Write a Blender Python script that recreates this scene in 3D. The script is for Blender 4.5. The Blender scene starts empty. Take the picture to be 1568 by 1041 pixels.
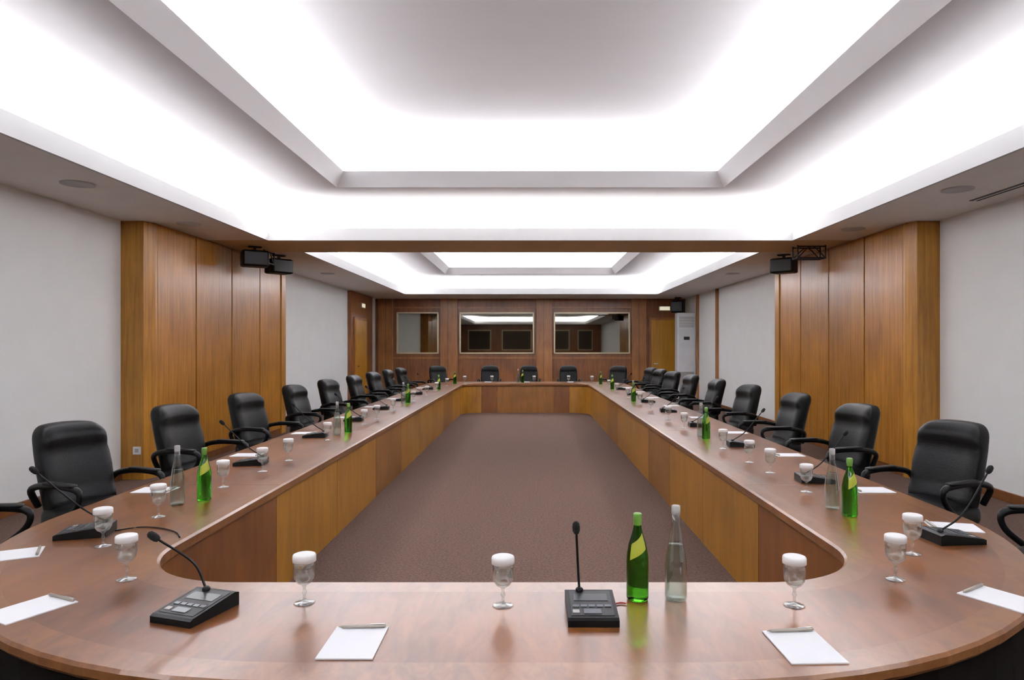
import bpy, bmesh, math, random
from mathutils import Vector, Matrix
random.seed(4)
scene = bpy.context.scene
try:
    scene.view_settings.view_transform = 'Standard'
    scene.view_settings.look = 'None'
except Exception as e:
    print(e)

def lin(c):
    out = []
    for v in c:
        v /= 255.0
        out.append(v/12.92 if v <= 0.04045 else ((v+0.055)/1.055)**2.4)
    return (out[0], out[1], out[2], 1.0)

def newmat(name):
    m = bpy.data.materials.new(name)
    m.use_nodes = True
    return m, m.node_tree, m.node_tree.nodes['Principled BSDF']

def plain(name, col, rough=0.5, metal=0.0, spec=0.5, trans=0.0, ior=1.45, emit=None, es=0.0, var=0.04, bump=0.0, bscale=60):
    m, nt, b = newmat(name)
    c = lin(col)
    b.inputs['Roughness'].default_value = rough
    b.inputs['Metallic'].default_value = metal
    b.inputs['Specular IOR Level'].default_value = spec
    b.inputs['Transmission Weight'].default_value = trans
    b.inputs['IOR'].default_value = ior
    tc = nt.nodes.new('ShaderNodeTexCoord')
    n = nt.nodes.new('ShaderNodeTexNoise')
    n.inputs['Scale'].default_value = 3.0
    r = nt.nodes.new('ShaderNodeValToRGB')
    r.color_ramp.elements[0].position = 0.3
    r.color_ramp.elements[1].position = 0.7
    r.color_ramp.elements[0].color = [v*(1-var) for v in c[:3]]+[1]
    r.color_ramp.elements[1].color = [min(1, v*(1+var)) for v in c[:3]]+[1]
    nt.links.new(tc.outputs['Object'], n.inputs['Vector'])
    nt.links.new(n.outputs['Fac'], r.inputs['Fac'])
    nt.links.new(r.outputs['Color'], b.inputs['Base Color'])
    if emit:
        b.inputs['Emission Color'].default_value = lin(emit)
        b.inputs['Emission Strength'].default_value = es
    if bump:
        n2 = nt.nodes.new('ShaderNodeTexNoise')
        n2.inputs['Scale'].default_value = bscale
        n2.inputs['Detail'].default_value = 4
        bp = nt.nodes.new('ShaderNodeBump')
        bp.inputs['Strength'].default_value = bump
        bp.inputs['Distance'].default_value = 0.01
        nt.links.new(tc.outputs['Object'], n2.inputs['Vector'])
        nt.links.new(n2.outputs['Fac'], bp.inputs['Height'])
        nt.links.new(bp.outputs['Normal'], b.inputs['Normal'])
    return m

def thin_glass(name, tint=(250, 253, 252), base=0.07, edge=0.75, milky=0.06):
    m = bpy.data.materials.new(name); m.use_nodes = True; nt = m.node_tree
    nt.nodes.remove(nt.nodes['Principled BSDF']); out = nt.nodes['Material Output']
    tr = nt.nodes.new('ShaderNodeBsdfTransparent'); tr.inputs[0].default_value = lin(tint)
    gl = nt.nodes.new('ShaderNodeBsdfGlossy'); gl.inputs['Roughness'].default_value = 0.04
    df = nt.nodes.new('ShaderNodeBsdfDiffuse'); df.inputs[0].default_value = (.85, .87, .88, 1)
    lw = nt.nodes.new('ShaderNodeLayerWeight'); lw.inputs['Blend'].default_value = 0.35
    mr = nt.nodes.new('ShaderNodeMapRange'); mr.inputs['To Min'].default_value = base; mr.inputs['To Max'].default_value = edge
    nt.links.new(lw.outputs['Facing'], mr.inputs['Value'])
    m1 = nt.nodes.new('ShaderNodeMixShader'); nt.links.new(mr.outputs[0], m1.inputs[0])
    nt.links.new(tr.outputs[0], m1.inputs[1]); nt.links.new(gl.outputs[0], m1.inputs[2])
    m2 = nt.nodes.new('ShaderNodeMixShader'); m2.inputs[0].default_value = milky
    nt.links.new(m1.outputs[0], m2.inputs[1]); nt.links.new(df.outputs[0], m2.inputs[2])
    nt.links.new(m2.outputs[0], out.inputs['Surface'])
    return m

def wood(name, c1, c2, sc=(6, 6, 0.5), rough=0.35, coat=0.3, mott=0.5, spec=0.5):
    m, nt, b = newmat(name)
    L = nt.links.new
    tc = nt.nodes.new('ShaderNodeTexCoord')
    mp = nt.nodes.new('ShaderNodeMapping')
    mp.inputs['Scale'].default_value = sc
    L(tc.outputs['Object'], mp.inputs['Vector'])
    n = nt.nodes.new('ShaderNodeTexNoise')
    n.inputs['Scale'].default_value = 3.0
    n.inputs['Detail'].default_value = 8
    n.inputs['Roughness'].default_value = 0.65
    n.inputs['Distortion'].default_value = 0.6
    L(mp.outputs['Vector'], n.inputs['Vector'])
    n2 = nt.nodes.new('ShaderNodeTexNoise')
    n2.inputs['Scale'].default_value = 1.6
    n2.inputs['Detail'].default_value = 3
    L(tc.outputs['Object'], n2.inputs['Vector'])
    mx = nt.nodes.new('ShaderNodeMix')
    mx.inputs[0].default_value = mott
    L(n.outputs['Fac'], mx.inputs[2])
    L(n2.outputs['Fac'], mx.inputs[3])
    r = nt.nodes.new('ShaderNodeValToRGB')
    r.color_ramp.elements[0].position = 0.36
    r.color_ramp.elements[1].position = 0.64
    r.color_ramp.elements[0].color = lin(c1)
    r.color_ramp.elements[1].color = lin(c2)
    L(mx.outputs[0], r.inputs['Fac'])
    L(r.outputs['Color'], b.inputs['Base Color'])
    b.inputs['Roughness'].default_value = rough
    b.inputs['Coat Weight'].default_value = coat
    b.inputs['Coat Roughness'].default_value = 0.15
    b.inputs['Specular IOR Level'].default_value = spec
    return m

M = {}
M['white_wall'] = plain('wall_paint', (238, 239, 237), 0.8, bump=0.05, bscale=40, var=0.015)
M['ceil'] = plain('ceiling_paint', (230, 231, 238), 0.9, var=0.01)
M['lip'] = plain('cove_lip_paint', (240, 240, 240), 0.9, var=0.01)
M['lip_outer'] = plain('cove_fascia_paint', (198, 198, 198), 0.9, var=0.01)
M['soffit'] = plain('soffit_paint', (232, 228, 223), 0.9, var=0.02)
M['beam'] = plain('beam_bounce_tint', (204, 178, 142), 0.8, var=0.03)  # white soffit strip, warm bounce light from wood and floor painted in as tan
M['panel'] = wood('oak_panel', (122, 74, 16), (174, 116, 36), (7, 7, 0.35), 0.36, 0.08, 0.3, .4)
M['panel_edge'] = wood('oak_edge', (134, 86, 24), (176, 122, 44), (9, 9, 0.4), 0.38, 0.08, 0.3, .4)
M['farwood'] = wood('makore_wall', (98, 52, 18), (138, 82, 36), (5, 5, 0.5), 0.36, 0.08, 0.4)
M['farpil'] = wood('makore_pilaster', (126, 74, 28), (160, 104, 48), (5, 5, 0.5), 0.36, 0.08, 0.4)
M['door'] = wood('door_wood', (160, 106, 22), (186, 132, 36), (6, 6, 0.4), 0.35, 0.1, 0.3)
M['table'] = wood('table_veneer', (74, 40, 16), (120, 71, 33), (5, 1.2, 5), 0.29, 0.08, 0.55, 0.45)
M['band'] = wood('table_edge_band', (88, 52, 26), (124, 80, 42), (6, 3, 6), 0.28, 0.12, 0.4, 0.5)
M['tp_gold'] = wood('table_panel_gold', (122, 80, 20), (158, 108, 34), (4, 4, 0.5), 0.4, 0.08, 0.4)
M['tp_red'] = wood('table_panel_red', (84, 45, 16), (118, 68, 27), (4, 4, 0.5), 0.4, 0.08, 0.5)
M['tp_mid'] = wood('table_panel_mid', (100, 62, 20), (134, 86, 32), (4, 4, 0.5), 0.4, 0.08, 0.5)
M['darkgap'] = plain('dark_gap', (14, 10, 8), 0.9, spec=.1)
M['booth'] = plain('booth_dark', (70, 56, 44), 0.6, spec=.3)
M['leather'] = plain('black_leather', (4, 4, 5), 0.42, spec=0.2, bump=0.15, bscale=90)
M['plastic'] = plain('black_plastic', (7, 7, 8), 0.45, spec=0.25)
M['foam'] = plain('mic_foam', (10, 10, 11), 0.95, bump=0.5, bscale=300)
M['silver'] = plain('grey_panel', (80, 84, 88), 0.3, 0.4)
M['lcd'] = plain('lcd_glass', (34, 40, 42), 0.3)
M['pen'] = plain('pen_barrel', (150, 142, 132), 0.3, .3)
M['chrome'] = plain('chrome', (200, 200, 205), 0.15, 1.0)
M['paper'] = plain('paper_white', (240, 241, 244), 0.7, var=0.01)
M['cap'] = plain('glass_paper_cap', (242, 242, 240), 0.8, var=0.01)
M['glass'] = thin_glass('clear_glass', milky=.035)
M['water'] = thin_glass('water_bottle_glass', (240, 245, 242), .04, .6, .008)
M['green'] = plain('green_glass', (60, 150, 30), 0.03, trans=1.0, ior=1.35, var=0)
M['greencap'] = plain('green_cap', (90, 130, 50), 0.4)
M['label'] = plain('yellow_green_label', (150, 155, 40), 0.5)
M['mirror'] = plain('booth_glass', (134, 132, 124), 0.02, 1.0, var=0.02)
M['frame'] = plain('window_frame_metal', (200, 184, 152), 0.35, 0.3)
M['sign'] = plain('sign_face', (235, 235, 215), 0.5, emit=(255, 245, 215), es=0.6)
M['signb'] = plain('sign_body', (165, 150, 118), 0.5)
M['acw'] = plain('ac_white', (225, 228, 232), 0.4)
M['grey'] = plain('dark_grey', (30, 30, 32), 0.5)
M['lightgrey'] = plain('light_grey', (160, 158, 155), 0.5)
M['redcable'] = plain('red_cable', (150, 30, 24), 0.5)

# carpet
m, nt, b = newmat('carpet')
tc = nt.nodes.new('ShaderNodeTexCoord')
n = nt.nodes.new('ShaderNodeTexNoise'); n.inputs['Scale'].default_value = 50; n.inputs['Detail'].default_value = 6
n.inputs['Roughness'].default_value = 0.8
r = nt.nodes.new('ShaderNodeValToRGB')
r.color_ramp.elements[0].position = 0.38; r.color_ramp.elements[1].position = 0.62
r.color_ramp.elements[0].color = lin((74, 57, 50)); r.color_ramp.elements[1].color = lin((106, 85, 76))
bp = nt.nodes.new('ShaderNodeBump'); bp.inputs['Strength'].default_value = 0.35; bp.inputs['Distance'].default_value = 0.01
nt.links.new(tc.outputs['Object'], n.inputs['Vector']); nt.links.new(n.outputs['Fac'], r.inputs['Fac'])
nt.links.new(r.outputs['Color'], b.inputs['Base Color']); nt.links.new(n.outputs['Fac'], bp.inputs['Height'])
nt.links.new(bp.outputs['Normal'], b.inputs['Normal']); b.inputs['Roughness'].default_value = 0.95
b.inputs['Specular IOR Level'].default_value = 0.1
M['carpet'] = m

# ---------------- mesh helpers
class B:
    def __init__(s):
        s.bm = bmesh.new(); s.mats = []
    def mi(s, k):
        if k not in s.mats: s.mats.append(k)
        return s.mats.index(k)
    def box(s, x0, x1, y0, y1, z0, z1, k, bev=0.0):
        i = s.mi(k)
        r = bmesh.ops.create_cube(s.bm, size=1.0)
        vs = r['verts']
        for v in vs:
            v.co = Vector(((x0+x1)/2+v.co.x*(x1-x0), (y0+y1)/2+v.co.y*(y1-y0), (z0+z1)/2+v.co.z*(z1-z0)))
        fs = {f for v in vs for f in v.link_faces}
        for f in fs: f.material_index = i
        if bev:
            es = list({e for v in vs for e in v.link_edges})
            rr = bmesh.ops.bevel(s.bm, geom=es, offset=bev, segments=2, affect='EDGES', profile=0.5)
            for f in rr['faces']: f.material_index = i
        return vs
    def quad(s, pts, k):
        f = s.bm.faces.new([s.bm.verts.new(p) for p in pts]); f.material_index = s.mi(k); return f
    def loops(s, loops, keys, closed_ring=False):
        """bridge closed loops of equal counts"""
        vl = [[s.bm.verts.new(p) for p in L] for L in loops]
        n = len(vl[0])
        cnt = len(vl) if closed_ring else len(vl)-1
        for j in range(cnt):
            A = vl[j]; C = vl[(j+1) % len(vl)]
            for i in range(n):
                f = s.bm.faces.new((A[i], A[(i+1) % n], C[(i+1) % n], C[i]))
                k = keys[j](i) if callable(keys[j]) else keys[j]
                f.material_index = s.mi(k)
        return vl
    def lathe(s, prof, k, seg=24, c=(0, 0, 0), cap=True, smooth=True, mtx=None):
        rings = []
        for (r, z) in prof:
            r = max(r, 0.0004)
            rg = []
            for a in range(seg):
                t = 2*math.pi*a/seg
                p = Vector((r*math.cos(t), r*math.sin(t), z))
                if mtx: p = mtx @ p
                rg.append(s.bm.verts.new(p+Vector(c)))
            rings.append(rg)
        i = s.mi(k)
        for j in range(len(rings)-1):
            for a in range(seg):
                f = s.bm.faces.new((rings[j][a], rings[j][(a+1) % seg], rings[j+1][(a+1) % seg], rings[j+1][a]))
                f.material_index = i; f.smooth = smooth
        if cap:
            f = s.bm.faces.new(list(reversed(rings[0]))); f.material_index = i
            f = s.bm.faces.new(rings[-1]); f.material_index = i
    def tube(s, pts, rad, k, seg=10, flat=1.0, samples=24):
        # catmull-rom through pts
        P = [Vector(p) for p in pts]
        P = [P[0]*2-P[1]]+P+[P[-1]*2-P[-2]]
        out = []
        for q in range(1, len(P)-2):
            m_ = max(2, samples//(len(P)-3))
            for t in range(m_):
                u = t/m_
                a, b_, c_, d = P[q-1], P[q], P[q+1], P[q+2]
                out.append(0.5*((2*b_)+(c_-a)*u+(2*a-5*b_+4*c_-d)*u*u+(3*b_-a-3*c_+d)*u**3))
        out.append(P[-2])
        i = s.mi(k); rings = []
        for j, p in enumerate(out):
            t = (out[min(j+1, len(out)-1)]-out[max(j-1, 0)]).normalized()
            up = Vector((1, 0, 0)) if abs(t.x) < 0.9 else Vector((0, 1, 0))
            n1 = t.cross(up).normalized(); n2 = t.cross(n1).normalized()
            rr = rad(j/(len(out)-1)) if callable(rad) else rad
            rings.append([s.bm.verts.new(p+n1*rr*math.cos(2*math.pi*a/seg)*flat+n2*rr*math.sin(2*math.pi*a/seg)) for a in range(seg)])
        for j in range(len(rings)-1):
            for a in range(seg):
                f = s.bm.faces.new((rings[j][a], rings[j][(a+1) % seg], rings[j+1][(a+1) % seg], rings[j+1][a]))
                f.material_index = i; f.smooth = True
        f = s.bm.faces.new(list(reversed(rings[0]))); f.material_index = i
        f = s.bm.faces.new(rings[-1]); f.material_index = i
    def pad(s, h, r, k, fn=None, cuts=11):
        """rounded box half-extents h, radius r, deform fn"""
        t = bmesh.new()
        bmesh.ops.create_cube(t, size=2.0)
        bmesh.ops.subdivide_edges(t, edges=t.edges[:], cuts=cuts, use_grid_fill=True)
        i = s.mi(k); mp = {}
        for v in t.verts:
            p = Vector([math.copysign(abs(a)**0.6, a) for a in v.co])
            q = Vector([p[a]*h[a] for a in range(3)])
            c = Vector([max(-(h[a]-r[a]), min(h[a]-r[a], q[a])) for a in range(3)])
            d = Vector([(q[a]-c[a])/r[a] for a in range(3)])
            if d.length > 1e-6:
                mx = max(abs(x) for x in d)
                d = d.normalized()*mx
            q = c+Vector([d[a]*r[a] for a in range(3)])
            if fn: q = fn(q)
            mp[v] = s.bm.verts.new(q)
        for f in t.faces:
            g = s.bm.faces.new([mp[v] for v in f.verts]); g.material_index = i; g.smooth = True
        t.free()
    def mesh(s, name):
        bmesh.ops.recalc_face_normals(s.bm, faces=s.bm.faces[:])
        me = bpy.data.meshes.new(name); s.bm.to_mesh(me); s.bm.free()
        for k in s.mats: me.materials.append(M[k])
        return me
    def obj(s, name, loc=(0, 0, 0), rz=0.0):
        return put(s.mesh(name), name, loc, rz)

def put(me, name, loc=(0, 0, 0), rz=0.0):
    o = bpy.data.objects.new(name, me); scene.collection.objects.link(o)
    o.location = loc; o.rotation_euler = (0, 0, math.radians(rz)); return o

# ---------------- ROOM
XW = 5.22; YF = 23.0; YB = -4.5; H = 3.3
s = B(); s.box(-XW-.1, XW+.1, YB-.1, YF+.1, -0.1, 0, 'carpet'); s.obj('floor')
s = B(); s.box(-XW-.12, -XW, YB, YF, 0, 4.4, 'white_wall'); s.obj('wall_left')
s = B(); s.box(XW, XW+.12, YB, YF, 0, 4.4, 'white_wall'); s.obj('wall_right')
s = B(); s.box(-XW-.12, XW+.12, YB-.12, YB, 0, 4.4, 'farwood'); s.obj('wall_back')
s = B(); s.box(-XW-.12, XW+.12, YF, YF+.12, 0, 4.4, 'farwood'); s.obj('wall_far')

# ceiling
T1 = (-3.96, 3.96, -3.0, 10.3); I1 = (-2.51, 2.51, -1.5, 8.85)
T2 = (-3.85, 3.9, 11.6, 20.9); I2 = (-2.42, 2.42, 13.0, 19.5)
def rect(R, z, e=0):
    return [(R[0]-e, R[2]-e, z), (R[1]+e, R[2]-e, z), (R[1]+e, R[3]+e, z), (R[0]-e, R[3]+e, z)]
s = B()
# soffit slabs
def slab(x0, x1, y0, y1, k='soffit'): s.box(x0, x1, y0, y1, H, H+.03, k)
slab(-XW, T1[0], YB, 10.3); slab(T1[1], XW, YB, 10.3); slab(T1[0], T1[1], YB, T1[2])
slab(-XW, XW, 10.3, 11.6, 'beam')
slab(-XW, T2[0], 11.6, YF); slab(T2[1], XW, 11.6, YF); slab(T2[0], T2[1], T2[3], YF)
def tray(T, I):
    s.loops([rect(T, H-.004, .03), rect(T, H-.004, -.006), rect(T, H+.18, -.006), rect(T, H+.18, .05), rect(T, H+.03, .05)], ['lip_outer', 'lip_outer', 'lip', 'lip'])
    s.loops([rect(T, H+.03, .5), rect(T, 3.78, .5), rect(I, 3.76, 0)], ['ceil']*2)
    s.loops([rect(I, 3.76, 0), rect(I, 3.94, -.12), rect(I, 3.96, -.07), rect(I, 3.79, .02), rect(I, 3.79, .5), rect(I, 4.34, .5)], ['lip', 'lip', 'ceil', 'ceil', 'ceil'])
    s.quad(rect(I, 4.34, .5), 'ceil')
tray(T1, I1); tray(T2, I2)
s.box(-XW-.1, XW+.1, YB-.1, YF+.1, 4.4, 4.5, 'ceil')
s.obj('ceiling')

def strip(cx, cy, z, L, inward, wpm, tilt):
    """fluorescent batten hidden in the cove; inward = unit (x,y) toward tray centre"""
    ld = bpy.data.lights.new('cove_light_strip', 'AREA'); ld.shape = 'RECTANGLE'
    ld.size = L; ld.size_y = .06
    ld.energy = wpm*L; ld.color = (1.0, 0.985, 0.955)
    o = bpy.data.objects.new('cove_light_strip', ld); scene.collection.objects.link(o)
    t = math.radians(tilt)
    d = Vector((inward[0]*math.sin(t), inward[1]*math.sin(t), math.cos(t)))
    zc = -d; xc = Vector((-inward[1], inward[0], 0)); yc = zc.cross(xc)
    mt = Matrix((xc, yc, zc)).transposed().to_4x4(); mt.translation = Vector((cx, cy, z)); o.matrix_world = mt
def cove(R, e, z, w, tilt):
    mx, my = (R[0]+R[1])/2, (R[2]+R[3])/2
    strip(mx, R[3]+e, z, R[1]-R[0]+2*e-.2, (0, -1), w, tilt); strip(mx, R[2]-e, z, R[1]-R[0]+2*e-.2, (0, 1), w, tilt)
    strip(R[0]-e, my, z, R[3]-R[2]+2*e-.2, (1, 0), w, tilt); strip(R[1]+e, my, z, R[3]-R[2]+2*e-.2, (-1, 0), w, tilt)
cove(T1, .28, H+.13, 44, 6); cove(I1, .24, 3.93, 21, 24)
cove(T2, .28, H+.13, 37, 6); cove(I2, .24, 3.93, 20, 24)

# wood wall bays
for sx, nm in ((-1, 'left'), (1, 'right')):
    s = B()
    def poly_prism(pts, z0, z1, k):
        s.loops([[(x, y, z0) for x, y in pts], [(x, y, z1) for x, y in pts]], [k])
        s.quad([(x, y, z1) for x, y in pts], k)
    poly_prism([(sx*(XW-.0), 8.7), (sx*4.93, 8.7), (sx*4.86, 8.85), (sx*4.86, 8.9), (sx*XW, 8.9)], 0, H-.005, 'panel_edge')
    s.box(min(sx*4.89, sx*XW), max(sx*4.89, sx*XW), 8.9, 13.5, 0, H-.01, 'darkgap')
    for a, b_ in ((8.91, 9.92), (9.95, 11.11), (11.14, 12.26), (12.29, 13.27)):
        s.box(min(sx*4.86, sx*4.9), max(sx*4.86, sx*4.9), a, b_, .1, H-.005, 'panel', .006)
    s.box(min(sx*4.84, sx*XW), max(sx*4.84, sx*XW), 13.295, 13.52, 0, H-.005, 'panel_edge', .004)
    s.box(min(sx*4.87, sx*4.9), max(sx*4.87, sx*4.9), 8.9, 13.3, 0, .1, 'tp_red')
    s.obj('wood_wall_bay')
    for (a, b_) in ((YB, 8.7), (13.52, 19.4)):
        t = B(); t.box(min(sx*(XW-.02), sx*XW), max(sx*(XW-.02), sx*XW), a, b_, 0, .11, 'tp_red', .004); t.obj('baseboard_'+nm)

# left far door bay
s = B(); s.box(-XW, -XW+.1, 19.5, 22.15, 0, H-.005, 'farwood', .004); s.obj('trim_1')
s = B()
s.box(-XW+.1, -XW+.14, 19.75, 21.25, 0, 2.55, 'farpil', .005); s.box(-XW+.13, -XW+.16, 19.85, 21.15, 0, 2.47, 'door', .005)
s.box(-XW+.16, -XW+.2, 19.95, 20.08, 1.1, 1.13, 'chrome'); s.obj('door_1')
s = B(); s.box(-XW+.1, -XW+.15, 20.55, 21.0, 2.85, 3.02, 'signb', .01); s.box(-XW+.15, -XW+.155, 20.58, 20.97, 2.88, 2.99, 'sign'); s.obj('exit_sign')
for i, y in enumerate((18.9, 21.1)):
    s = B(); s.box(XW-.06, XW, y, y+.16, 0, H-.005, 'farpil', .005); s.obj('trim_%d' % (i+2))

# far wall features
for i, (a, b_) in enumerate(((-5.1, -4.62), (-3.02, -2.44), (.2, .74), (3.4, 3.9))):
    s = B(); s.box(a, b_, YF-.1, YF, 0, H-.005, 'farpil', .006)
    s.box(a+.24, a+.26, YF-.104, YF-.09, 0, H-.01, 'tp_red'); s.obj('trim_%d' % (i+4))
s = B()
for a, b_ in ((-4.62, -3.02), (-2.44, .2), (.74, 3.4)):
    s.box(a, b_, YF-.04, YF, 1.28, 1.33, 'farpil'); s.box(a, b_, YF-.04, YF, 2.98, 3.02, 'farpil')
s.box(-XW, XW, YF-.05, YF, 0, .12, 'tp_red'); s.obj('trim_8')
for i, (a, b_) in enumerate(((-4.49, -3.08), (-2.38, .13), (.79, 3.35))):
    s = B(); z0, z1 = 1.447, 2.845; f = .045
    s.box(a, b_, YF-.08, YF, z1-f, z1, 'frame'); s.box(a, b_, YF-.08, YF, z0, z0+f, 'frame')
    s.box(a, a+f, YF-.08, YF, z0, z1, 'frame'); s.box(b_-f, b_, YF-.08, YF, z0, z1, 'frame')
    s.box(a+f, b_-f, YF-.03, YF-.01, z0+f, z1-f, 'mirror')
    s.obj('window_%d' % (i+1))
# booth windows on the wall behind the camera (seen only as reflections)
for i, (a, b_) in enumerate(((-4.6, -2.9), (-2.1, .1), (.9, 2.9), (3.5, 4.6))):
    s = B(); z0, z1 = 1.4, 2.9
    s.box(a, b_, YB, YB+.06, z0, z1, 'frame'); s.box(a+.06, b_-.06, YB+.05, YB+.065, z0+.06, z1-.06, 'booth'); s.obj('window_%d' % (i+4))
s = B(); s.box(4.0, 4.98, YF-.06, YF-.002, 0, 2.66, 'farpil', .005); s.box(4.07, 4.91, YF-.09, YF-.05, 0, 2.58, 'door', .005)
s.box(4.14, 4.28, YF-.14, YF-.09, 1.1, 1.13, 'chrome'); s.obj('door_2')
s = B(); s.box(4.32, 4.72, YF-.06, YF, 2.88, 3.06, 'signb', .01); s.box(4.35, 4.69, YF-.065, YF-.06, 2.91, 3.03, 'sign'); s.obj('exit_sign')

# AC tower
s = B(); s.box(4.6, 5.18, 21.35, 21.75, 0.05, 2.75, 'acw', .03)
for k in range(7): s.box(4.66, 5.12, 21.34, 21.36, 2.3+k*.05, 2.32+k*.05, 'lightgrey')
s.box(4.64, 5.14, 21.4, 21.7, 0, .06, 'grey'); s.box(4.8, 4.98, 21.342, 21.36, 1.9, 2.0, 'grey')
s.box(4.66, 5.12, 21.343, 21.36, .3, .9, 'lightgrey'); s.obj('air_conditioner_tower')

# speakers
def speaker():
    s = B()
    s.pad((.2, .15, .13), (.03, .03, .03), 'plastic', cuts=5)
    s.box(-.17, .17, -.158, -.145, -.1, .1, 'grey', .003)
    s.box(-.02, .02, -.02, .02, .11, .19, 'grey'); s.box(-.1, .1, -.05, .05, .18, .2, 'grey')
    return s.mesh('ceiling_speaker')
sm = speaker()
put(sm, 'ceiling_speaker', (-4.42, 10.95, H-.2), 30); put(sm, 'ceiling_speaker', (-4.42, 12.0, H-.2), 50)
put(sm, 'ceiling_speaker', (4.42, 11.9, H-.2), -40)
put(sm, 'ceiling_speaker', (4.85, YF-.6, H-.3), -30).scale = (1, 1, 1.5)
def trussm():
    s = B()
    for x in (-.22, .22):
        for y in (-.1, .1): s.tube([(x, y, -.2), (x, y, 0)], .012, 'grey', 6)
    for y in (-.1, .1):
        for z in (-.2, -.02): s.tube([(-.22, y, z), (.22, y, z)], .012, 'grey', 6)
        s.tube([(-.22, y, -.2), (0, y, -.02), (.22, y, -.2)], .009, 'grey', 6)
    for x in (-.22, .22): s.tube([(x, -.1, -.2), (x, .1, -.2)], .012, 'grey', 6)
    return s.mesh('projector_bracket')
tm = trussm()
put(tm, 'ceiling_bracket', (4.45, 10.9, H), 0); put(tm, 'ceiling_bracket', (-4.5, 11.5, H), 90)

# downlights & slot
s = B(); s.lathe([(.15, 0), (.15, -.012), (.12, -.014), (.11, -.002), (.0, -.002)], 'lip_outer', 28, cap=False)
dm = s.mesh('recessed_downlight')
for x, y in ((-4.45, 6.71), (4.35, 6.95), (-4.45, 8.9), (4.4, 9.3), (-4.45, 15), (4.45, 15), (-4.45, 4.2), (4.45, 4.2)):
    put(dm, 'recessed_downlight', (x, y, H), 0)
s = B(); s.box(4.82, 4.86, 4.0, 7.5, H-.006, H+.001, 'grey'); s.box(4.9, 4.92, 4.0, 7.5, H-.006, H+.001, 'grey'); s.obj('air_vent_slot')
# outlets
for x, y in ((-4.93, 8.7), (4.95, 8.7)):
    s = B(); s.box(x-.05+(-.08 if x < 0 else .02), x+.05+(-.08 if x < 0 else .02), y-.012, y, .32, .42, 'acw', .004)
    cx = x+(-.08 if x < 0 else .02)
    s.box(cx-.025, cx+.025, y-.014, y-.01, .345, .395, 'lightgrey'); s.obj('wall_outlet')

# ---------------- TABLE
def outline(x0, x1, y0, y1, rn, rf, z, n=18, d=0.0):
    """d>0 shrinks inward"""
    x0 += d; x1 -= d; y0 += d; y1 -= d; rn -= d; rf -= d
    pts = []
    for (cx, cy, r, a0) in ((x1-rn, y0+rn, rn, -90), (x1-rf, y1-rf, rf, 0), (x0+rf, y1-rf, rf, 90), (x0+rn, y0+rn, rn, 180)):
        for i in range(n+1):
            a = math.radians(a0+90*i/n); pts.append((cx+r*math.cos(a), cy+r*math.sin(a), z))
    return pts
O = (-2.65, 2.42, 1.93, 18.35, 1.95, 1.1)
N = (-1.7, 1.45, 2.76, 17.4, .5, .45)
def oo(z, d): return outline(*O, z, d=d)
def ii(z, e): return outline(*N, z, d=-e)
s = B()
s.loops([oo(.70, .012), oo(.715, 0), oo(.74, 0), oo(.75, .01), oo(.75, .12), ii(.75, .12), ii(.75, .012), ii(.74, 0), ii(.70, 0), ii(.685, .012)],
        ['band', 'band', 'band', 'band', 'table', 'band', 'band', 'band', 'band', 'darkgap'], closed_ring=True)
# seams on the top
for y in (4.68, 7.7, 10.7, 13.7, 16.3):
    s.box(-2.63, -1.72, y-.003, y+.003, .74, .7504, 'tp_red'); s.box(1.47, 2.4, y-.003, y+.003, .74, .7504, 'tp_red')
# inner modesty panels
n = 18
def wallseg(pts, k, t=.03):
    P = [Vector((p[0], p[1], 0)) for p in pts]; Q = []
    for i, p in enumerate(P):
        tg = (P[min(i+1, len(P)-1)]-P[max(i-1, 0)]).normalized(); nn = Vector((tg.y, -tg.x, 0)); Q.append(p+nn*t)
    loop = P+list(reversed(Q))
    s.loops([[(p.x, p.y, .0) for p in loop], [(p.x, p.y, .69) for p in loop]], [k])
e = .04
L = outline(*N, 0, d=-e)
cn = [L[i*(n+1):(i+1)*(n+1)] for i in range(4)]
g = .004
xr = N[1]+e; xl = N[0]-e
wallseg([(p[0], p[1]) for p in cn[0]]+[(xr, 4.46-g)], 'tp_red')
ys = [4.46, 5.9, 7.3, 8.6, 10.1, 11.6, 13.1, 14.6, 16.9]
for k, key in enumerate(['tp_gold', 'tp_gold', 'tp_mid', 'tp_gold', 'tp_gold', 'tp_mid', 'tp_gold', 'tp_gold']):
    wallseg([(xr, ys[k]+g), (xr, ys[k+1]-g)], key)
wallseg([(p[0], p[1]) for p in cn[1]], 'tp_gold')
xs = [cn[1][-1][0], .6, -.85, cn[2][0][0]]
for k in range(3): wallseg([(xs[k]-g, N[3]+e), (xs[k+1]+g, N[3]+e)], 'tp_mid' if k == 1 else 'tp_red')
wallseg([(p[0], p[1]) for p in cn[2]], 'tp_gold')
ys = [16.9, 15.2, 13.7, 12.2, 10.7, 9.2, 7.7, 6.15, 4.68]
for k, key in enumerate(['tp_gold', 'tp_mid', 'tp_gold', 'tp_gold', 'tp_gold', 'tp_mid', 'tp_gold', 'tp_gold']):
    wallseg([(xl, ys[k]-g), (xl, ys[k+1]+g)], key)
wallseg([(xl, 4.68-g)]+[(p[0], p[1]) for p in cn[3]], 'tp_red')
wallseg([(cn[3][-1][0], N[2]-e), (cn[0][0][0], N[2]-e)], 'tp_red')
# added black board under the curved near end, standing in for under-table shade
Lo = outline(*O, 0, d=.06)
near = Lo[3*(n+1):]+Lo[:n+1]
wallseg([(p[0], p[1]) for p in near], 'darkgap')
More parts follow.
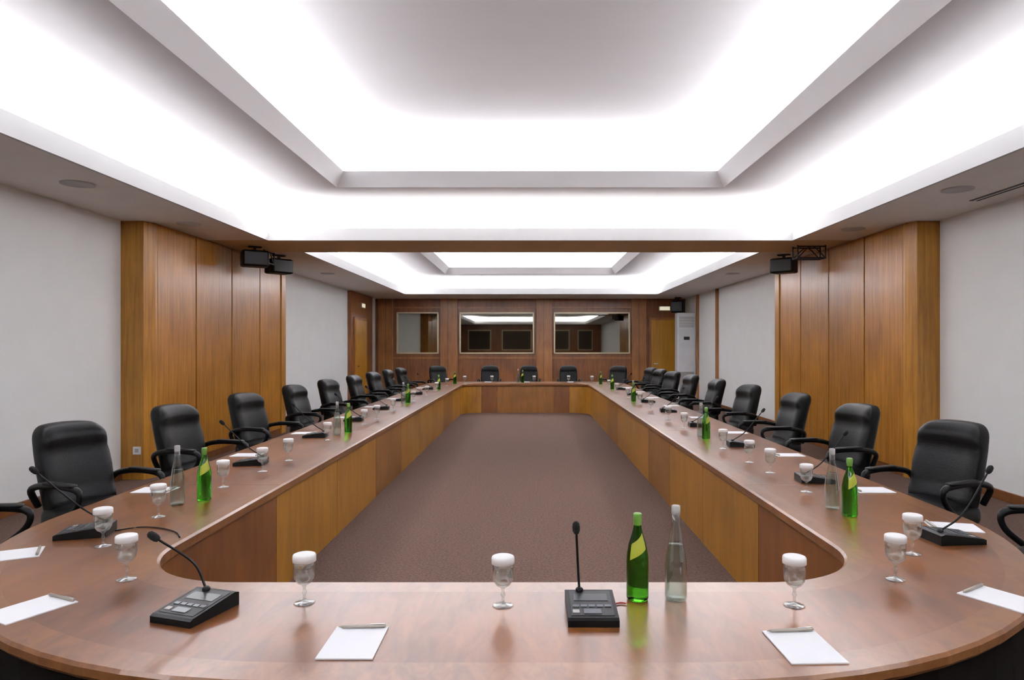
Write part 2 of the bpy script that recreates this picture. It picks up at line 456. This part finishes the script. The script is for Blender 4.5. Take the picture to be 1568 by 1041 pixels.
# gable supports
for y in (4.7, 7.7, 10.7, 13.7, 16.5):
    s.box(-2.4, xl-.03, y-.02, y+.02, 0, .69, 'tp_red'); s.box(xr+.03, 2.2, y-.02, y+.02, 0, .69, 'tp_red')
for x in (-.95, .7):
    s.box(x-.02, x+.02, 2.1, N[2]-e-.03, 0, .69, 'tp_red'); s.box(x-.02, x+.02, N[3]+e+.03, 18.1, 0, .69, 'tp_red')
s.obj('conference_table')

# ---------------- CHAIR (front = -Y)
def chair():
    s = B()
    def fs(q):
        u = q.y/.26
        z = q.z+.54 + (.018*(1-(q.x/.28)**2) if q.z > 0 else 0) - .03*max(0, -u-.4)
        return Vector((q.x*(1-.06*max(0, u)), q.y, z))
    s.pad((.265, .27, .075), (.07, .07, .065), 'leather', fs)
    def fb(q):
        t = (q.z+.325)/.65
        w = .93+.1*math.sin(math.pi*min(1, t*.9)) - .12*max(0, t-.72)
        y = q.y
        gro = math.exp(-((t-.74)/.022)**2)*.022+math.exp(-((t-.3)/.022)**2)*.016
        if q.y < 0: y += gro - .028*math.exp(-((t-.2)/.14)**2) - .03*math.exp(-((t-.88)/.11)**2)-.012*math.exp(-((t-.52)/.15)**2)
        y += .22+.1*t+.05*t*t+ -.05*(q.x/.27)**2
        z = q.z+.84 - (.02*(q.x/.25)**2 if q.z > .2 else 0)
        return Vector((q.x*w, y, z))
    s.pad((.24, .075, .325), (.08, .06, .08), 'leather', fb, cuts=15)
    for sx in (-1, 1):
        x = sx*.3
        s.tube([(x*.8, .26, .62), (x*.98, .25, .74), (x*1.02, .1, .785), (x*1.03, -.12, .79), (x*1.01, -.23, .765), (x, -.215, .68), (x*.97, -.1, .58), (x*.85, .0, .5)],
               lambda t: .022 if t < .6 else .018, 'plastic', 10, 1.0, 40)
        s.pad((.03, .15, .013), (.02, .03, .012), 'plastic', lambda q, x=x: Vector((q.x+x*1.02, q.y-.05, q.z+.803)), cuts=5)
    s.box(-.14, .14, -.12, .14, .43, .48, 'plastic', .01)
    s.lathe([(.03, .14), (.03, .3), (.02, .3), (.02, .44)], 'chrome', 14)
    s.lathe([(.05, .08), (.05, .12), (.035, .15)], 'plastic', 16)
    for i in range(5):
        a = math.radians(90+72*i); c, n_ = math.cos(a), math.sin(a)
        s.tube([(0.03*c, .03*n_, .115), (.16*c, .16*n_, .1), (.3*c, .3*n_, .075)], lambda t: .026-.01*t, 'plastic', 8, .8, 8)
        mt = Matrix.Rotation(a, 4, 'Z') @ Matrix.Rotation(math.pi/2, 4, 'X')
        s.lathe([(.02, -.022), (.03, -.018), (.03, .018), (.02, .022)], 'plastic', 12, (.3*c, .3*n_, .031), True, True, mt)
    return s.mesh('office_chair')
cm = chair()
def ch(x, y, rz): put(cm, 'office_chair', (x, y, 0), rz)
LY = [4.72, 6.2, 7.75, 9.45, 11.0, 12.7, 14.2, 15.75, 17.1]
RY = [4.78, 6.3, 7.85, 9.5, 11.2, 12.95, 14.5, 16.0, 17.2]
rl = [68, 74, 72, 80, 76, 84, 78, 86, 80]
for i, y in enumerate(LY): ch(-2.98 if i < 8 else -2.95, y, rl[i])
for i, y in enumerate(RY): ch(2.76, y, -rl[(i+3) % 9] if i else -66)
ch(-3.02, 3.52, 96); ch(2.82, 3.48, -98)
for x, rz in ((-2.4, 30), (-1.12, 0), (-.04, 0), (1.06, 0), (2.3, -25)):
    ch(x, 18.72 if abs(x) < 2 else 18.5, rz)

# ---------------- TABLE ITEMS
TZ = .7505
def goblet():
    s = B()
    k = .96
    s.lathe([(r_, z_*k) for r_, z_ in [(.0, 0), (.036, 0), (.038, .002), (.034, .004), (.012, .008), (.006, .014), (.0048, .03), (.006, .036), (.0095, .042), (.006, .048), (.0052, .062),
             (.010, .07), (.026, .080), (.036, .096), (.039, .118), (.039, .14), (.0365, .175),
             (.035, .175), (.0374, .14), (.0374, .118), (.0345, .098), (.024, .083), (.0, .076)]], 'glass', 28, cap=False)
    s.lathe([(.0385, .153), (.042, .155), (.042, .175), (.040, .180), (.035, .182), (.0, .182)], 'cap', 36, cap=False)
    return s.mesh('water_goblet')
gm = goblet()
def bottle_green():
    s = B()
    s.lathe([(0, .004), (.03, .001), (.039, .004), (.0415, .012), (.0415, .15), (.040, .175), (.033, .215), (.022, .25), (.0155, .275), (.014, .3), (.014, .312)], 'green', 32)
    s.lathe([(.0146, .285), (.0152, .3), (.0165, .305), (.0165, .328), (.014, .332), (0, .332)], 'greencap', 24, cap=False)
    vs = []
    for j in range(6):
        row = []
        for a in range(13):
            z = .18+.012*j+ (a-6)*.0035
            r = .0415 if z < .15 else (.0412-(z-.15)*.06 if z < .175 else .040-(z-.175)*.175 if z < .215 else .033-(z-.215)*.314)
            t = math.radians(-90+(a-6)*8)
            row.append(s.bm.verts.new(((r+.0012)*math.cos(t), (r+.0012)*math.sin(t), z)))
        vs.append(row)
    for j in range(5):
        for a in range(12):
            f = s.bm.faces.new((vs[j][a], vs[j][a+1], vs[j+1][a+1], vs[j+1][a])); f.material_index = s.mi('label'); f.smooth = True
    return s.mesh('green_glass_bottle')
def bottle_clear():
    s = B()
    s.lathe([(0, .004), (.032, .001), (.039, .004), (.041, .012), (.041, .13), (.039, .16), (.030, .215), (.021, .26), (.0155, .29), (.0145, .33)], 'water', 32)
    s.lathe([(0, .008), (.036, .008), (.0385, .016), (.0385, .13), (.0365, .16), (.0275, .215), (.0275, .2155), (0, .2155)], 'water', 32, cap=False)
    s.lathe([(.0148, .325), (.0162, .328), (.0162, .357), (.014, .36), (0, .36)], 'lightgrey', 24, cap=False)
    return s.mesh('water_bottle')
bg = bottle_green(); bc = bottle_clear()
def mic(name, dx=-.04, dy=.07, tip=(-.02, 0.0, .29), mid=(-.03, .06, .15)):
    s = B()
    w, d = .087, .115
    pr = [(-d, 0), (-d, .022), (-d+.012, .028), (d-.02, .052), (d, .046), (d, 0)]
    A = [(-w, y, z) for y, z in pr]; C = [(w, y, z) for y, z in pr]
    s.loops([A, C], ['plastic']); s.quad(A, 'plastic'); s.quad(C, 'plastic')
    def top(x0, x1, y0, y1, k, h=.0015):
        zf = lambda y: .028+(y+d-.012)/(2*d-.032)*.024
        b0 = [(x0, y0, zf(y0)), (x1, y0, zf(y0)), (x1, y1, zf(y1)), (x0, y1, zf(y1))]
        b1 = [(p[0], p[1], p[2]+h) for p in b0]
        s.loops([b0, b1], [k]); s.quad(b1, k)
    top(-.074, .074, -.09, .085, 'grey')
    top(-.06, .06, .01, .06, 'lcd', .003)
    for i in range(5): top(-.066+i*.028, -.044+i*.028, -.035, -.02, 'silver', .004)
    top(-.03, .03, -.08, -.05, 'silver', .004)
    top(-.068, -.045, -.075, -.055, 'lightgrey', .004)
    s.lathe([(.014, .04), (.014, .06), (.008, .066)], 'plastic', 14, (dx, dy, 0))
    p0 = Vector((dx, dy, .055)); p2 = Vector(tip)+Vector((dx, dy, 0)); p1 = Vector(mid)+Vector((dx, dy, 0))
    s.tube([p0, p1, p2], .0045, 'plastic', 8, 1, 20)
    dr = (p2-p1).normalized(); mt = dr.to_track_quat('Z', 'Y').to_matrix().to_4x4()
    s.lathe([(0, -.012), (.009, -.01), (.0135, 0), (.0145, .014), (.0125, .028), (.006, .035), (0, .036)], 'foam', 16, p2, False, True, mt)
    return s.mesh(name)
mA = mic('conference_microphone', -.035, .085, (-.012, -.01, .275), (-.004, .01, .13))
mB = mic('conference_microphone', -.03, .08, (-.15, -.08, .25), (-.05, -.01, .15))
mC = mic('conference_microphone', -.03, .08, (.05, -.29, .33), (.0, -.12, .14))
def padm():
    s = B(); s.box(-.087, .087, -.118, .118, 0, .004, 'paper'); return s.mesh('notepad')
pm = padm()
def penm():
    s = B(); mt = Matrix.Rotation(math.pi/2, 4, 'Y')
    s.lathe([(.001, -.085), (.0055, -.07), (.006, .02), (.0064, .022), (.0064, .066), (.004, .072)], 'pen', 12, (0, 0, .0064), True, True, mt)
    s.box(.02, .068, -.001, .001, .012, .014, 'chrome'); return s.mesh('ballpoint_pen')
pe = penm()
def item(me, name, x, y, rz=0, z=TZ): put(me, name, (x, y, z), rz)
def pad_pen(x, y, rz, pen=True):
    item(pm, 'notepad', x, y, rz)
    if pen:
        a = math.radians(rz); ox, oy = .008, .105
        item(pe, 'ballpoint_pen', x+ox*math.cos(a)-oy*math.sin(a), y+ox*math.sin(a)+oy*math.cos(a), rz+3, TZ+.0042)
for x, y in ((-.836, 2.526), (-.1, 2.5), (.967, 2.5), (-1.644, 2.78), (-2.03, 3.244), (-2.07, 3.8), (-2.07, 4.6), (-2.03, 5.17), (-2.01, 5.67), (-2.05, 6.9),
             (1.487, 2.78), (1.747, 3.12), (1.8, 4.45), (1.8, 5.12), (1.79, 5.58), (1.784, 6.32), (-2.02, 8.3), (-2.0, 8.9), (-2.03, 10.1), (-2.02, 11.8), (-2.0, 13.2), (-2.0, 14.6), (-2, 16.4),
             (1.78, 7.9), (1.78, 8.8), (1.8, 10.2), (1.8, 11.2), (1.8, 12.6), (1.8, 14.2), (1.8, 15.6), (-1.0, 17.8), (.1, 17.8), (1.0, 17.85), (-1.7, 17.7), (1.6, 17.7)):
    item(gm, 'water_goblet', x, y, random.uniform(0, 90))
for x, y in ((.402, 2.56), (-2.01, 4.21), (1.787, 3.82), (-2.0, 7.5), (1.8, 6.99), (-2.04, 11.4), (1.77, 11.7), (-2.0, 14.9), (1.8, 15.0), (-.2, 17.9), (-1.9, 17.2), (1.75, 17.0)):
    o = put(bg, 'green_glass_bottle', (x, y, TZ), random.uniform(-20, 40)); o.scale = (1, 1, .975)
for x, y in ((.546, 2.56), (-2.12, 4.1), (1.76, 3.98), (-2.08, 7.35), (1.8, 7.2), (-2.1, 11.3), (1.8, 11.95), (-.32, 17.9)):
    o = put(bc, 'water_bottle', (x, y, TZ)); o.scale = (1, 1, .98)
item(mA, 'conference_microphone', .215, 2.42, 0)
item(mB, 'conference_microphone', -1.19, 2.43, -18)
item(mC, 'conference_microphone', -2.24, 3.44, -75)
item(mC, 'conference_microphone', 2.06, 3.34, 95)
for x, y in ((-2.25, 5.5), (-2.25, 7.15), (-2.25, 8.7), (-2.25, 10.3), (-2.25, 11.9), (-2.25, 13.5), (-2.25, 15.0)): item(mC, 'conference_microphone', x, y, -85)
for x, y in ((2.0, 4.8), (2.0, 6.5), (2.0, 8.1), (2.0, 9.9), (2.0, 11.6), (2.0, 13.3), (2.0, 15.0)): item(mC, 'conference_microphone', x, y, 85)
# cables
def cable(pts, k):
    s = B(); s.tube([(x, y, TZ+.004) for x, y in pts], .0032, k, 8, 1, 30); s.obj('microphone_cable')
cable([(-2.13, 3.50), (-2.04, 3.57), (-1.92, 3.55), (-1.8, 3.47), (-1.735, 3.38)], 'plastic')
cable([(.305, 2.5), (.33, 2.515), (.352, 2.51)], 'redcable')
pad_pen(-.565, 2.185, 0); pad_pen(.862, 2.155, 2)
pad_pen(-1.807, 2.465, -27); pad_pen(1.77, 2.56, 30)
pad_pen(-2.36, 3.1, -62)
pad_pen(2.22, 3.58, 75)
for y in (4.5, 5.95, 7.45, 9.1, 10.7, 12.4, 13.9, 15.5): pad_pen(-2.47, y, -90, y < 8)
for y in (4.5, 5.95, 7.5, 9.1, 10.9, 12.6, 14.2, 15.7): pad_pen(2.25, y, 90, y < 8)
for x in (-1.12, -.1, 1.06): pad_pen(x, 18.1, 180, False)

# ---------------- world, camera
w = bpy.data.worlds.new('World'); scene.world = w; w.use_nodes = True
w.node_tree.nodes['Background'].inputs[0].default_value = (.02, .02, .02, 1)
cd = bpy.data.cameras.new('Camera'); cam = bpy.data.objects.new('Camera', cd); scene.collection.objects.link(cam)
cam.location = (0, 0, 1.7); cam.rotation_euler = (math.pi/2, 0, 0)
cd.lens = 24; cd.sensor_width = 36; cd.shift_x = -.01786; cd.shift_y = .0061; cd.clip_start = .05; cd.clip_end = 100
scene.camera = cam
